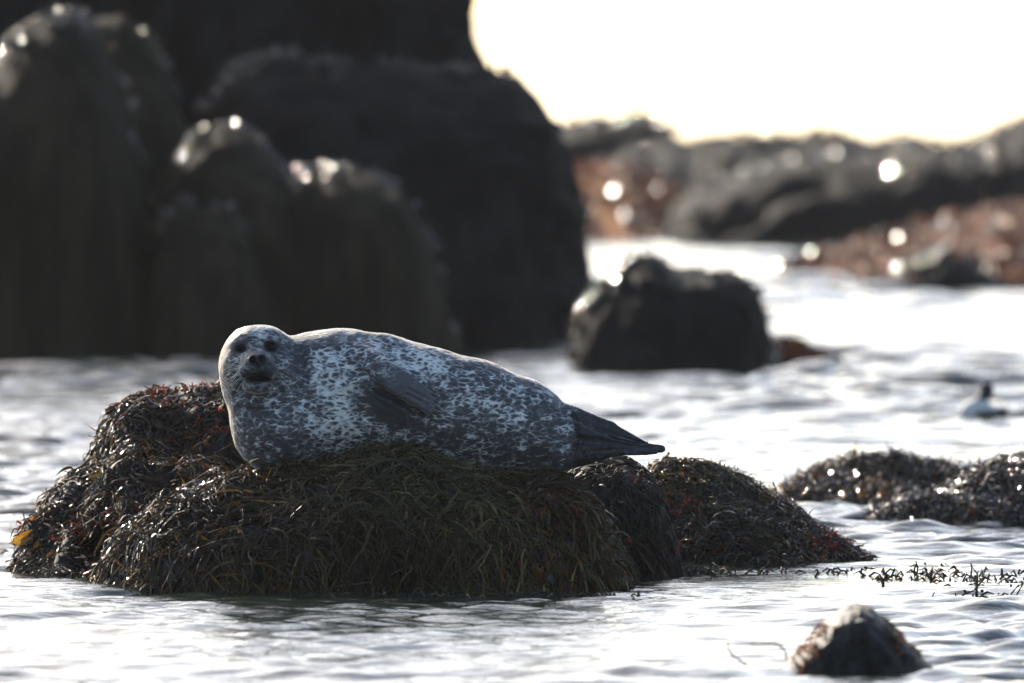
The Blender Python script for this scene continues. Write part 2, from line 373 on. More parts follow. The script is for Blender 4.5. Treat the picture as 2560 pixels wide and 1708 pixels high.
BG = [  # name, label, profile, dc, front, back, kwargs, material, fringe(count, palette, L)
 ('weed_hung_boulder', 'tall dark weed hung boulder at the left edge, sunlit along its rounded crown',
  [(-330, 700), (-250, 420), (-120, 270), (-30, 200), (0, 158), (50, 90), (100, 50), (150, 34), (215, 42), (262, 90), (300, 190), (350, 400), (400, 640), (450, 860)],
  86.6, 1.4, 1.0, dict(n=3.3, amp=0.05, fs=1.6, zsq=0.35, endr=0.6, seed=1, amp2=0.06), 'drape', (2600, 'olive')),
 ('weed_hung_boulder', 'dark sloping boulder between the tall left boulder and the layered rock stack',
  [(120, 120), (230, 50), (310, 40), (370, 90), (420, 190), (480, 340), (540, 520), (600, 720), (640, 900)],
  88.6, 1.0, 1.4, dict(n=3.3, amp=0.06, fs=1.5, zsq=0.3, endr=0.65, seed=2, amp2=0.07), 'drape', (700, 'olive')),
 ('rock_stack', 'huge layered dark rock rising out of the top of the picture',
  [(-500, -200), (-200, -300), (150, -420), (500, -900), (900, -800), (1060, -260), (1140, -50), (1168, 10), (1190, 70), (1200, 130), (1212, 200), (1240, 420)],  # unseen peak above the frame raised to shade the rock block
  92.5, 1.7, 2.2, dict(n=3.4, amp=0.06, fs=1.8, zsq=2.2, seed=3, amp2=0.16), 'bg', (900, 'olive')),
 ('rock_block', 'broad dark rock block with a sloping right shoulder against the white sky',
  [(430, 420), (500, 262), (545, 200), (600, 160), (700, 132), (850, 150), (1000, 168), (1120, 172), (1220, 170), (1300, 186), (1345, 225), (1372, 270), (1395, 320), (1425, 385), (1445, 480), (1455, 590), (1472, 680), (1480, 760), (1484, 930)],
  90.0, 2.3, 1.6, dict(n=3.0, amp=0.06, fs=1.5, zsq=1.4, seed=4, amp2=0.10), 'bg', (1800, 'olive')),
 ('weed_hung_boulder', 'rounded weed hung boulder with a sparkling left crest in the middle of the rock mass',
  [(385, 640), (400, 500), (425, 455), (455, 400), (490, 350), (530, 325), (580, 316), (630, 338), (680, 390), (720, 450), (770, 560), (810, 700), (840, 860)],
  87.0, 1.2, 0.9, dict(n=3.3, amp=0.04, fs=1.8, zsq=0.3, endr=0.65, seed=5, amp2=0.05), 'drape', (2200, 'olive')),
 ('weed_hung_boulder', 'rounded weed hung boulder right behind the back of the seal',
  [(650, 640), (700, 480), (740, 440), (800, 428), (880, 430), (960, 452), (1005, 482), (1040, 540), (1075, 610), (1105, 700), (1125, 800), (1135, 900)],
  87.0, 1.2, 0.9, dict(n=3.3, amp=0.04, fs=1.8, zsq=0.3, endr=0.65, seed=6, amp2=0.05), 'drape', (1300, 'olive')),
 ('weed_hung_boulder', 'low weed hung hump with a glinting top below the sparkling crest',
  [(330, 760), (380, 590), (415, 525), (450, 502), (520, 508), (585, 525), (625, 580), (680, 690), (730, 790), (770, 880)],
  86.2, 1.0, 0.8, dict(n=3.3, amp=0.04, fs=2.0, zsq=0.3, endr=0.65, seed=7, amp2=0.05), 'drape', (900, 'olive')),
 ('sea_rock', 'small square black rock in the water right of the big rock mass',
  [(1440, 860), (1462, 770), (1488, 740), (1530, 690), (1590, 652), (1640, 655), (1690, 685), (1760, 683), (1820, 690), (1870, 705), (1893, 740), (1905, 790), (1918, 840), (1932, 885), (1936, 935)],
  83.3, 1.3, 0.9, dict(n=5.0, endr=0.7, amp=0.03, fs=2.4, zsq=0.8, seed=8, amp2=0.05), 'bg', (1500, 'olive')),
 ('weedy_rock', 'small low rock covered in orange brown weed beside the square black rock',
  [(1900, 880), (1930, 862), (1965, 850), (2000, 858), (2030, 880), (2055, 890), (2085, 898), (2105, 915), (2125, 925)],
  84.6, 0.8, 0.5, dict(n=2.0, amp=0.02, fs=4, seed=9), 'brown', (700, 'rust')),
 ('far_rock', 'dark flat topped far rock just right of the big rock mass',
  [(1280, 330), (1400, 322), (1450, 314), (1510, 308), (1560, 298), (1625, 294), (1662, 306), (1684, 338), (1700, 400), (1730, 460)],
  158, 3, 3, dict(n=3.2, amp=0.08, fs=0.8, seed=10, amp2=0.1), 'far', (300, 'olive')),
 ('far_ridge', 'long dark far rock ridge under the white sky',
  [(1440, 470), (1520, 410), (1620, 378), (1720, 362), (1820, 352), (1900, 344), (1990, 340), (2060, 330), (2110, 346), (2200, 364), (2265, 330), (2310, 352), (2360, 366), (2450, 362), (2560, 352), (2760, 340)],
  146, 9, 3, dict(n=2.4, amp=0.1, fs=0.8, seed=11, amp2=0.12, slope=0.9), 'far', (2600, 'olive')),
 ('far_rock', 'broad dark far rock block in front of the long ridge',
  [(1640, 640), (1680, 560), (1720, 500), (1790, 455), (1880, 425), (2000, 405), (2150, 398), (2300, 402), (2450, 410), (2600, 400), (2760, 410)],
  134, 3.0, 5, dict(n=3.2, amp=0.1, fs=0.9, seed=12, amp2=0.12), 'far', (900, 'olive')),
 ('far_rock', 'dark far rock rising at the right edge of the ridge',
  [(2380, 420), (2430, 372), (2480, 345), (2530, 318), (2600, 296), (2750, 280), (2950, 300)],
  142, 3, 3, dict(n=2.6, amp=0.08, fs=0.9, seed=13, amp2=0.1), 'far', (500, 'olive')),
 ('weed_shelf', 'tan and orange weed shelf between the big rock mass and the far block',
  [(1300, 420), (1420, 412), (1500, 408), (1580, 420), (1650, 455), (1720, 500), (1800, 560), (1880, 610)],
  138, 6.5, 3, dict(n=2.2, amp=0.05, fs=1.2, seed=14, amp2=0.06, slope=0.9), 'tan', (1300, 'rust')),
 ('weed_shelf', 'rust brown weed covered shelf at the right edge above the water',
  [(1870, 742), (1920, 700), (1980, 655), (2060, 630), (2150, 600), (2230, 590), (2330, 565), (2420, 545), (2500, 525), (2600, 510), (2760, 500), (2950, 510)],
  115.5, 8.0, 3, dict(n=2.1, amp=0.06, fs=1.2, seed=15, amp2=0.08, slope=0.6, base=-0.08, endr=0.5), 'brown', (2600, 'rust')),
 ('sea_rock', 'dark low lump added for the shaded hollow at the foot of the rust brown shelf',
  [(2190, 745), (2240, 690), (2300, 650), (2360, 628), (2420, 640), (2480, 690), (2530, 740)],  # dark form put in where the shelf only has a shaded hollow
  108.6, 1.2, 1.0, dict(n=2.4, amp=0.05, fs=1.4, seed=16, amp2=0.05), 'far', (200, 'rust')),
]
MM = dict(drape=M_drape, bg=M_bg, far=M_far, brown=M_brown, tan=M_tan)
PM = dict(olive=pal_olive, rust=pal_rust, brown=pal_brown)
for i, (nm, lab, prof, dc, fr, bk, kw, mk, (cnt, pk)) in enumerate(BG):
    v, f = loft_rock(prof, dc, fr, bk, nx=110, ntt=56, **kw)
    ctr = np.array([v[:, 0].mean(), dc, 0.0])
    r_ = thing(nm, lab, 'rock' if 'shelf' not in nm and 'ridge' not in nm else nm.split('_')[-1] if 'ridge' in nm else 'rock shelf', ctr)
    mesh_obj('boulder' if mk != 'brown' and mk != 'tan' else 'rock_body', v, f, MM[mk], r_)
    sc = dc / 86.0
    pxs, pys = fcurve(prof)
    def crest(px, py, pxs=pxs, pys=pys, sc=sc):
        rg = np.interp(px, pxs, pys); sl_ = np.interp(px + 12, pxs, pys) - np.interp(px - 12, pxs, pys)
        face = np.where(sl_ < -4, 1.0, np.where(sl_ < 4, 0.45, 0.12))
        patchy = np.clip(0.2 + 1.6 * vnoise(np.stack([px * 0.02, py * 0.02, 0 * px], 1), 77), 0.04, 1)
        return np.exp(-((py - rg - 14) / 24) ** 2) * face * patchy
    band = None if mk in ('brown', 'tan') or 'ridge' in nm else crest
    G = grow(v, f, cnt, 3, (0.05 * sc, 0.14 * sc), (0.010 * sc, 0.028 * sc), PM[pk], keep=band, lift=(0.01, 0.05 * sc), wild=0.7, flow=2, seed=100 + i, curl=1.0)
    glossy = dict(weed_hung_boulder=420, rock_block=420, sea_rock=300, far_ridge=700, far_rock=260, weed_shelf=520, rock_stack=120, weedy_rock=60)[nm]  # oversized flat wet fronds added to catch sun glints
    G2 = grow(v, f, glossy, 3, (0.04 * sc, 0.08 * sc), (0.025 * sc, 0.05 * sc), pal_olive, keep=crest if 'ridge' not in nm and 'shelf' not in nm else None, lift=(0.02, 0.07 * sc), wild=1.0, flow=3, seed=300 + i, curl=0.6, grav=0.15)
    if G2: mesh_obj('glint_wrack', G2[0], G2[1], M_wrack, r_, attrs={'tint': G2[2]}, kind='stuff')
    if G: mesh_obj('seaweed', G[0], G[1], M_weeddry if mk in ('brown', 'tan') else M_weedfar, r_, attrs={'tint': G[2]}, kind='stuff')

# ------------------------------------------------------------------ the weedy ledge the seal lies on
def wide(px, py): return np.ones_like(px)
lobes = {}
lobes['back'] = loft_rock([(48, 1402), (56, 1350), (72, 1315), (92, 1285), (118, 1250), (145, 1220), (175, 1190), (230, 1172), (250, 1130), (266, 1085), (280, 1040), (310, 1012), (350, 996), (400, 982), (470, 974), (530, 972), (600, 985), (750, 1010), (900, 1060), (1000, 1150), (1060, 1300)],
                          52.2, 1.5, 0.9, nx=150, ntt=90, n=2.1, amp=0.045, fs=5, seed=20, amp2=0.07, slope=0.8, base=-0.2)
lobes['front'] = loft_rock([(276, 1445), (300, 1392), (345, 1335), (420, 1285), (500, 1250), (570, 1215), (640, 1200), (720, 1198), (800, 1178), (880, 1150), (950, 1128), (1010, 1132), (1090, 1155), (1180, 1195), (1280, 1205), (1370, 1195), (1420, 1200), (1460, 1230), (1495, 1290), (1525, 1370), (1550, 1440), (1566, 1486)],
                          50.62, 0.72, 0.9, nx=170, ntt=90, n=2.5, amp=0.035, fs=5, seed=21, amp2=0.06, base=-0.15)
lobes['right'] = loft_rock([(1380, 1240), (1420, 1180), (1470, 1152), (1520, 1148), (1560, 1152), (1600, 1185), (1635, 1235), (1660, 1300), (1680, 1380), (1695, 1440)],
                          51.9, 0.6, 0.6, nx=70, ntt=70, n=2.4, amp=0.025, fs=6, seed=22, amp2=0.02, base=-0.15)
lobes['mound'] = loft_rock([(1560, 1300), (1590, 1200), (1620, 1172), (1660, 1158), (1720, 1158), (1780, 1168), (1830, 1190), (1880, 1222), (1920, 1245), (1960, 1262), (2010, 1300), (2060, 1335), (2110, 1370), (2150, 1392), (2190, 1420)],
                          52.9, 0.75, 0.6, nx=120, ntt=70, n=2.2, amp=0.025, fs=6, seed=23, amp2=0.045, slope=0.7, base=-0.15)
vb0, fb0 = lobes['back']; cx_, cy_ = PX(vb0[:, 0], vb0[:, 1]), PY(vb0[:, 2], vb0[:, 1])
vb0[:, 1] += 0.5 * np.clip(1.5 * np.exp(-((cx_ - 285) / 75) ** 4 - ((cy_ - 1385) / 50) ** 4), 0, 1) * (vb0[:, 1] < 52.2)
ledge = thing('seal_rock', 'long rock draped in wet brown seaweed that the seal lies on', 'rock', (-0.6, 50.6, 0))
for k in ('back', 'front'):
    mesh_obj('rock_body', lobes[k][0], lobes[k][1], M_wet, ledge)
side = thing('weedy_rock', 'steep dark rock hung with black weed just under the hind flippers', 'rock', (0.4, 51.9, 0))
mesh_obj('rock_body', *lobes['right'], M_wet, side)
mound = thing('weedy_mound', 'low weed covered mound sloping down to the right behind the seal rock', 'rock', (0.8, 52.8, 0))
mesh_obj('rock_body', *lobes['mound'], M_wet, mound)

vb, fb = lobes['back']; vf, ff = lobes['front']; vr, fr_ = lobes['right']; vm, fm = lobes['mound']
def notcave(px, py): return 1 - np.exp(-(((px - 285) / 70) ** 2 + ((py - 1375) / 38) ** 2) * 1.2) * 1.2
W1 = join([
    grow(vb, fb, 8500, 6, (0.06, 0.19), (0.004, 0.011), pal_olive, keep=notcave, lift=(0.004, 0.03), wild=0.5, flow=4, seed=1, curl=0.8),
    grow(vb, fb, 1500, 6, (0.06, 0.15), (0.006, 0.013), pal_brown, keep=notcave, lift=(0.01, 0.04), wild=0.6, flow=4, seed=2, curl=0.9),
    grow(vb, fb, 500, 5, (0.03, 0.09), (0.003, 0.007), pal_brown, keep=lambda x, y: (y < 1330) * 1.0, lift=(0.01, 0.03), wild=0.8, flow=4, seed=3, curl=1.0, upstart=0.6, grav=0.1),
])
mesh_obj('seaweed', W1[0], W1[1], M_weed, ledge, attrs={'tint': W1[2]}, kind='stuff')
left = lambda x, y: np.clip((900 - x) / 260, 0, 1)
right = lambda x, y: np.clip((x - 720) / 200, 0, 1)
W2a = join([
    grow(vf, ff, 4800, 8, (0.12, 0.32), (0.004, 0.011), pal_olive, keep=left, lift=(0.004, 0.05), wild=0.4, flow=4, seed=5, curl=0.7),
    grow(vf, ff, 900, 6, (0.06, 0.15), (0.008, 0.015), pal_brown, keep=left, lift=(0.01, 0.04), wild=0.6, flow=4, seed=55, curl=0.9)])
mesh_obj('seaweed', W2a[0], W2a[1], M_weed, ledge, attrs={'tint': W2a[2]}, kind='stuff')
W2 = join([
    grow(vf, ff, 7500, 9, (0.10, 0.32), (0.0035, 0.0095), pal_khaki, keep=lambda x, y: right(x, y) * np.clip((1330 - x) / 120, 0.25, 1), lift=(0.003, 0.05), wild=0.35, flow=5, seed=6, curl=0.6, grav=0.4),
    grow(vf, ff, 2400, 6, (0.05, 0.14), (0.007, 0.016), pal_brown, keep=lambda x, y: np.clip((x - 1150) / 200, 0, 1), lift=(0.006, 0.03), wild=0.4, flow=5, seed=7),
    grow(vf, ff, 500, 5, (0.03, 0.07), (0.003, 0.006), pal_olive, lift=(0.01, 0.03), wild=0.8, flow=4, seed=8, curl=1.0, upstart=0.6, grav=0.1),
])
mesh_obj('seaweed', W2[0], W2[1], M_weeddry, ledge, attrs={'tint': W2[2]}, kind='stuff')
def spots(cs):
    def k(px, py):
        r_ = 0
        for (x, y, rx, ry) in cs: r_ = np.maximum(r_, np.exp(-(((px - x) / rx) ** 2 + ((py - y) / ry) ** 2)) * 1.6)
        return r_
    return k
R1 = join([grow(vb, fb, 1500, 3, (0.012, 0.04), (0.004, 0.009), pal_red, keep=spots([(270, 1300, 70, 28), (200, 1350, 30, 40), (430, 1105, 40, 12), (500, 975, 60, 10), (390, 985, 30, 12), (550, 1080, 50, 20), (310, 1075, 14, 20), (60, 1320, 30, 30), (440, 1025, 22, 12)]), lift=(0.02, 0.045), wild=1.0, flow=9, seed=9),
           grow(vf, ff, 260, 3, (0.012, 0.04), (0.004, 0.009), pal_red, keep=spots([(1540, 1370, 30, 50), (350, 1350, 20, 14)]), lift=(0.015, 0.03), wild=1.0, flow=9, seed=10)])
mesh_obj('red_turf', R1[0], R1[1], M_weed, ledge, attrs={'tint': R1[2]}, kind='stuff')
W3 = join([grow(vr, fr_, 2600, 8, (0.1, 0.25), (0.004, 0.009), palette([(0.008, 0.007, 0.005), (0.02, 0.018, 0.013), (0.035, 0.03, 0.02)], [3, 4, 2]), lift=(0.004, 0.03), wild=0.25, flow=3, seed=11, curl=0.3),
           grow(vr, fr_, 350, 3, (0.015, 0.04), (0.004, 0.009), pal_red, keep=spots([(1600, 1380, 60, 30), (1590, 1215, 14, 20)]), lift=(0.02, 0.04), wild=1.0, flow=9, seed=12)])
mesh_obj('seaweed', W3[0], W3[1], M_weeddry, side, attrs={'tint': W3[2]}, kind='stuff')
W4 = join([grow(vm, fm, 6500, 6, (0.06, 0.17), (0.004, 0.0095), pal_olive, lift=(0.004, 0.035), wild=0.4, flow=3.5, seed=13, curl=0.6),
           grow(vm, fm, 1600, 8, (0.12, 0.24), (0.004, 0.008), pal_khaki, keep=spots([(1780, 1260, 60, 60), (1840, 1330, 50, 50)]), lift=(0.02, 0.05), wild=0.2, flow=3.5, seed=14, curl=0.2),
           grow(vm, fm, 500, 5, (0.03, 0.075), (0.003, 0.007), pal_brown, lift=(0.01, 0.03), wild=0.8, flow=4, seed=15, curl=1.0, upstart=0.7, grav=0.05)])
mesh_obj('seaweed', W4[0], W4[1], M_weed, mound, attrs={'tint': W4[2]}, kind='stuff')
R4 = grow(vm, fm, 700, 3, (0.015, 0.045), (0.004, 0.010), pal_red, keep=spots([(1690, 1270, 50, 24), (1720, 1290, 30, 20), (1790, 1370, 60, 20), (1660, 1330, 20, 20), (2060, 1370, 40, 20)]), lift=(0.03, 0.055), wild=1.0, flow=9, seed=16)
mesh_obj('red_turf', R4[0], R4[1], M_weed, mound, attrs={'tint': R4[2]}, kind='stuff')

# weed banks at the right
for (nm, lab, prof, dc, fr, bk, sd) in (
    ('weed_bank', 'glinting brown weed bank right of the mound, low in pale water',
     [(1880, 1280), (1920, 1245), (1960, 1222), (2020, 1196), (2080, 1172), (2140, 1158), (2200, 1156), (2260, 1160), (2320, 1172), (2380, 1182), (2450, 1190), (2530, 1200), (2700, 1230)], 59.6, 0.8, 0.8, 31),
    ('weed_bank', 'glinting brown weed bank at the right edge of the picture',
     [(2170, 1325), (2220, 1290), (2270, 1262), (2330, 1240), (2390, 1215), (2430, 1185), (2480, 1165), (2540, 1150), (2620, 1140), (2720, 1160), (2820, 1300)], 57.0, 0.75, 0.8, 32)):
    v, f = loft_rock(prof, dc, fr, bk, nx=110, ntt=56, n=2.2, amp=0.05, fs=5, seed=sd, amp2=0.07, base=-0.15, slope=0.8)
    b_ = thing(nm, lab, 'seaweed', (v[:, 0].mean(), dc, 0))
    mesh_obj('rock_body', v, f, M_wet, b_)
    G = join([grow(v, f, 5200, 5, (0.05, 0.14), (0.006, 0.012), pal_olive, lift=(0.004, 0.04), wild=0.5, flow=4, seed=sd),
              grow(v, f, 1500, 5, (0.03, 0.1), (0.006, 0.012), pal_brown, lift=(0.01, 0.05), wild=0.8, flow=4, seed=sd + 1, upstart=0.6, grav=0.1),
              grow(v, f, 250, 3, (0.02, 0.05), (0.012, 0.02), pal_amber, lift=(0.02, 0.05), wild=0.8, flow=4, seed=sd + 2, keep=spots([(2180, 1240, 30, 20), (2450, 1290, 40, 20), (1950, 1240, 20, 10)]))])
    mesh_obj('seaweed', G[0], G[1], M_weedfar, b_, attrs={'tint': G[2]}, kind='stuff')

# broad blades, each a part of its own
def blade_mesh(L, W, seed, tint, lobed=0):
    r = np.random.default_rng(seed); n = 9
    V = []; 
    for i in range(n):
        s = i / (n - 1)
        w_ = W * (math.sin(math.pi * min(1, s * 0.85 + 0.12)) ** 0.7) * (0.25 + 0.75 * min(1, s * 2.5)) * r.uniform(0.85, 1.15)
        bend = 0.18 * L * math.sin(s * 2.2)
        for j, c in enumerate((-0.5, -0.25, 0, 0.25, 0.5)):
            V.append((c * w_, bend + 0.16 * w_ * math.cos(c * 6) + r.normal(0, 0.02) * w_ + 0.1 * W * math.sin(9 * s + 6 * c), -s * L + (lobed * 0.2 * L * (abs(c) * 2) ** 2 if s > 0.8 else 0)))
    F = [(i * 5 + j, i * 5 + j + 1, i * 5 + j + 6, i * 5 + j + 5) for i in range(n - 1) for j in range(4)]
    V = np.array(V); F = np.array(F)
    me = mesh_obj('tmp', V, F, M_blade, attrs={'tint': np.tile(np.array(tint), (len(V), 1))})
    d = me.data; bpy.data.objects.remove(me); return d
B_dark = [blade_mesh(0.1, 0.026, 1, (0.035, 0.03, 0.035)), blade_mesh(0.085, 0.032, 2, (0.05, 0.045, 0.05)), blade_mesh(0.12, 0.022, 3, (0.05, 0.03, 0.018))]
B_amber = [blade_mesh(0.075, 0.022, 4, (0.34, 0.16, 0.02), 1), blade_mesh(0.06, 0.026, 5, (0.42, 0.22, 0.03), 1)]
B_green = [blade_mesh(0.09, 0.016, 6, (0.10, 0.07, 0.02)), blade_mesh(0.11, 0.014, 7, (0.06, 0.04, 0.012))]
def put_blades(parent, v, f, lst, name, meshes, tilt=0.5, off=0.03, label=None):
    bvh = BVHTree.FromPolygons(v.tolist(), f.tolist())
    for i, (px, py, ang) in enumerate(lst):
        o_ = Vector((0, 0, EYE)); d_ = Vector([float(c) for c in (P(px, py, 50) - P(0, 0, 0) * 0 - np.array([0, 0, EYE]))]).normalized()
        loc, no, _, dist = bvh.ray_cast(o_, d_)
        if loc is None: continue
        o = bpy.data.objects.new(name, random.choice(meshes)); COL.objects.link(o)
        o.parent = parent
        o.location = loc - d_ * off - parent.location
        o.rotation_euler = (random.uniform(-tilt, tilt) * 0.5, math.radians(ang), random.uniform(-tilt, tilt))
        s_ = random.uniform(0.75, 1.15) * (1.25 if name == 'amber_blade' else 1); o.scale = (s_, s_, s_)
        if label: o['label'] = label
put_blades(ledge, vb, fb, [(95, 1245, 70), (110, 1262, 60), (85, 1290, 30), (80, 1325, 60), (98, 1345, 20), (75, 1345, 75), (90, 1378, 10), (112, 1395, 0), (122, 1222, 50)], 'amber_blade', B_amber, 0.5, 0.06, label='translucent amber seaweed blade')
put_blades(ledge, vb, fb, [(215, 1418, 60), (600, 1252, 40), (232, 1412, 80)], 'amber_blade', B_amber, 0.5, 0.06, label='translucent amber seaweed blade')
put_blades(ledge, vf, ff, [(335, 1368, -20), (320, 1362, 40), (602, 1252, 60), (345, 1375, 20)], 'amber_blade', B_amber, 0.5, 0.06, label='translucent amber seaweed blade')
put_blades(ledge, vb, fb, [(random.uniform(110, 540), random.uniform(1000, 1320), random.uniform(-60, 80)) for _ in range(60)], 'strap_blade', B_green, 0.9, 0.025)
put_blades(ledge, vf, ff, [(random.uniform(400, 820), random.uniform(1210, 1400), random.uniform(-40, 40)) for _ in range(35)], 'strap_blade', B_green, 0.9, 0.02)
put_blades(ledge, vf, ff, [(random.uniform(1180, 1560), random.uniform(1215, 1460), random.uniform(-45, 20)) for _ in range(85)] + [(1265, 1335, -10), (1285, 1370, -15), (1250, 1390, 5), (1230, 1420, 5), (1300, 1420, -15)], 'broad_blade', B_dark, 0.7, 0.025)
put_blades(side, vr, fr_, [(random.uniform(1585, 1680), random.uniform(1330, 1410), random.uniform(-60, 20)) for _ in range(10)], 'broad_blade', B_dark, 0.7, 0.03)
put_blades(mound, vm, fm, [(random.uniform(1640, 2100), random.uniform(1200, 1400), random.uniform(-60, 20)) for _ in range(45)], 'broad_blade', B_dark, 0.8, 0.03)

# ------------------------------------------------------------------ SDF mesher (surface nets)
def smin(a, b, k):
    h = np.clip(0.5 + 0.5 * (b - a) / k, 0, 1); return b + (a - b) * h - k * h * (1 - h)
def smax(a, b, k): return -smin(-a, -b, k)
class Field:
    def __init__(s, lo, hi, h):
        s.lo = np.array(lo, np.float32); s.h = h; s.n = [int((hi[i] - lo[i]) / h) + 1 for i in range(3)]
        ax = [s.lo[i] + h * np.arange(s.n[i], dtype=np.float32) for i in range(3)]
        s.X, s.Y, s.Z = ax[0][:, None, None], ax[1][None, :, None], ax[2][None, None, :]
        s.f = np.full(s.n, 1.0, np.float32)
    def box(s, c, r):
        sl_ = []
        for i in range(3):
            a_ = max(0, int((c[i] - r - s.lo[i]) / s.h)); b_ = min(s.n[i], int((c[i] + r - s.lo[i]) / s.h) + 2); sl_.append(slice(a_, b_))
        return tuple(sl_)
    def cone(s, a, b, ra, rb, sy=1.0, k=0.03, op='add', pad=0.12):
        a, b = np.array(a, np.float32), np.array(b, np.float32)
        c = (a + b) / 2; R = np.linalg.norm(b - a) / 2 + max(ra, rb) * max(1, sy) + pad
        B = s.box(c, R); X, Y, Z = s.X[B[0]], s.Y[:, B[1]], s.Z[:, :, B[2]]
        ba = b - a; L2 = max(float(ba @ ba), 1e-9)
        t_ = np.clip(((X - a[0]) * ba[0] + (Y - a[1]) * ba[1] + (Z - a[2]) * ba[2]) / L2, 0, 1)
        d_ = np.sqrt((X - a[0] - t_ * ba[0]) ** 2 + ((Y - a[1] - t_ * ba[1]) / sy) ** 2 + (Z - a[2] - t_ * ba[2]) ** 2) - (ra + t_ * (rb - ra))
        s.f[B] = smin(s.f[B], d_, k) if op == 'add' else smax(s.f[B], -d_, k)
    def ell(s, c, r, k=0.02, op='add', rot=0.0, pad=0.1, roty=None):
        c = np.array(c, np.float32); R = max(r) + pad
        B = s.box(c, R); X, Y, Z = s.X[B[0]] - c[0], s.Y[:, B[1]] - c[1], s.Z[:, :, B[2]] - c[2]
        if rot:
            ca, sa = math.cos(rot), math.sin(rot); X, Z = X * ca + Z * sa, -X * sa + Z * ca
        q = np.sqrt((X / r[0]) ** 2 + (Y / r[1]) ** 2 + (Z / r[2]) ** 2) + 1e-6
        g = np.sqrt((X / r[0] ** 2) ** 2 + (Y / r[1] ** 2) ** 2 + (Z / r[2] ** 2) ** 2) + 1e-6
        d_ = q * (q - 1) / g
        d_ = np.minimum(d_, 2.0)
        s.f[B] = smin(s.f[B], d_, k) if op == 'add' else smax(s.f[B], -d_, k)
    def mesh(s):
        f = s.f; n = f.shape
        neg = f < 0
        c = np.zeros([n[0] - 1, n[1] - 1, n[2] - 1], np.int8)
        for a_ in (0, 1):
            for b_ in (0, 1):
                for d_ in (0, 1): c += neg[a_:n[0] - 1 + a_, b_:n[1] - 1 + b_, d_:n[2] - 1 + d_]
        act = (c > 0) & (c < 8); ii = np.argwhere(act); ids = -np.ones(act.shape, np.int64); ids[act] = np.arange(len(ii))
        acc = np.zeros((len(ii), 3)); cnt = np.zeros(len(ii))
        for ax in range(3):
            o1, o2 = [q for q in range(3) if q != ax]
            for u in (0, 1):
                for v_ in (0, 1):
                    p0 = ii.copy(); p0[:, o1] += u; p0[:, o2] += v_; p1 = p0.copy(); p1[:, ax] += 1
                    f0 = f[p0[:, 0], p0[:, 1], p0[:, 2]]; f1 = f[p1[:, 0], p1[:, 1], p1[:, 2]]
                    cr = (f0 < 0) != (f1 < 0); t_ = np.where(cr, f0 / (f0 - f1 + 1e-12), 0)
                    pt = p0.astype(float); pt[:, ax] += t_
                    acc[cr] += pt[cr]; cnt[cr] += 1
        V = acc / cnt[:, None] * s.h + s.lo
        F = []
        for ax in range(3):
            o1, o2 = (ax + 1) % 3, (ax + 2) % 3
            sl0 = [slice(1, n[q] - 1) for q in range(3)]; sl0[ax] = slice(0, n[ax] - 1); sl1 = list(sl0); sl1[ax] = slice(1, n[ax])
            A_, B_ = neg[tuple(sl0)], neg[tuple(sl1)]
            e_ = np.argwhere(A_ != B_); up = A_[tuple(e_.T)]
            base = e_.copy()
            for q in range(3):
                if q != ax: base[:, q] += 1
            def gi(d1, d2):
                c_ = base.copy(); c_[:, o1] -= d1; c_[:, o2] -= d2; return ids[c_[:, 0], c_[:, 1], c_[:, 2]]
            q_ = np.stack([gi(0, 0), gi(1, 0), gi(1, 1), gi(0, 1)], -1)
            q_[~up] = q_[~up][:, ::-1]; F.append(q_)
        F = np.vstack(F)
        # light Taubin smoothing
        E = np.vstack([F[:, [0, 1]], F[:, [1, 2]], F[:, [2, 3]], F[:, [3, 0]]])
        dg = np.bincount(E[:, 0], minlength=len(V)).astype(float)
        for lam in (0.5, -0.52) * 3:
            sm = np.stack([np.bincount(E[:, 0], V[E[:, 1], q], len(V)) for q in range(3)], 1) / np.maximum(dg, 1)[:, None]
            V = V + lam * (sm - V)
        return V, F

# ------------------------------------------------------------------ the seal
D0 = 50.75; s = D0 / FPX
def Q(px, py, yo): return P(px, py, D0 + yo)
lo = Q(520, 1225, 0) - np.array([0, 0.36, 0]); hi = Q(1690, 790, 0) + np.array([0, 0.24, 0])
Fd = Field(lo, hi, 0.0048)
chain = [(806, 998, 164, 0.02), (860, 988, 165, 0.02), (940, 990, 155, 0.02), (1050, 1014, 148, 0.02), (1180, 1036, 137, 0.02), (1300, 1066, 119, 0.02), (1385, 1092, 84, 0.02), (1425, 1100, 66, 0.02)]
for (x0, y0, r0, o0), (x1, y1, r1, o1) in zip(chain[:-1], chain[1:]):
    Fd.cone(Q(x0, y0, o0), Q(x1, y1, o1), r0 * s, r1 * s, sy=0.88, k=0.02)
Fd.cone(Q(705, 1062, -0.05), Q(806, 1000, 0.02), 118 * s, 150 * s, sy=0.95, k=0.05)
Fd.cone(Q(702, 1060, -0.06), Q(655, 965, -0.05), 121 * s, 96 * s, sy=0.95, k=0.05)
Fd.cone(Q(665, 950, -0.03), Q(790, 955, 0.02), 96 * s, 108 * s, sy=0.98, k=0.06)
# head
Fd.ell(Q(644, 903, -0.06), (94 * s, 0.135, 88 * s), k=0.045)
Fd.ell(Q(646, 868, -0.07), (72 * s, 0.10, 50 * s), k=0.03)
Fd.ell(Q(600, 925, -0.10), (44 * s, 0.09, 48 * s), k=0.03)
Fd.ell(Q(700, 925, -0.10), (40 * s, 0.09, 46 * s), k=0.03)
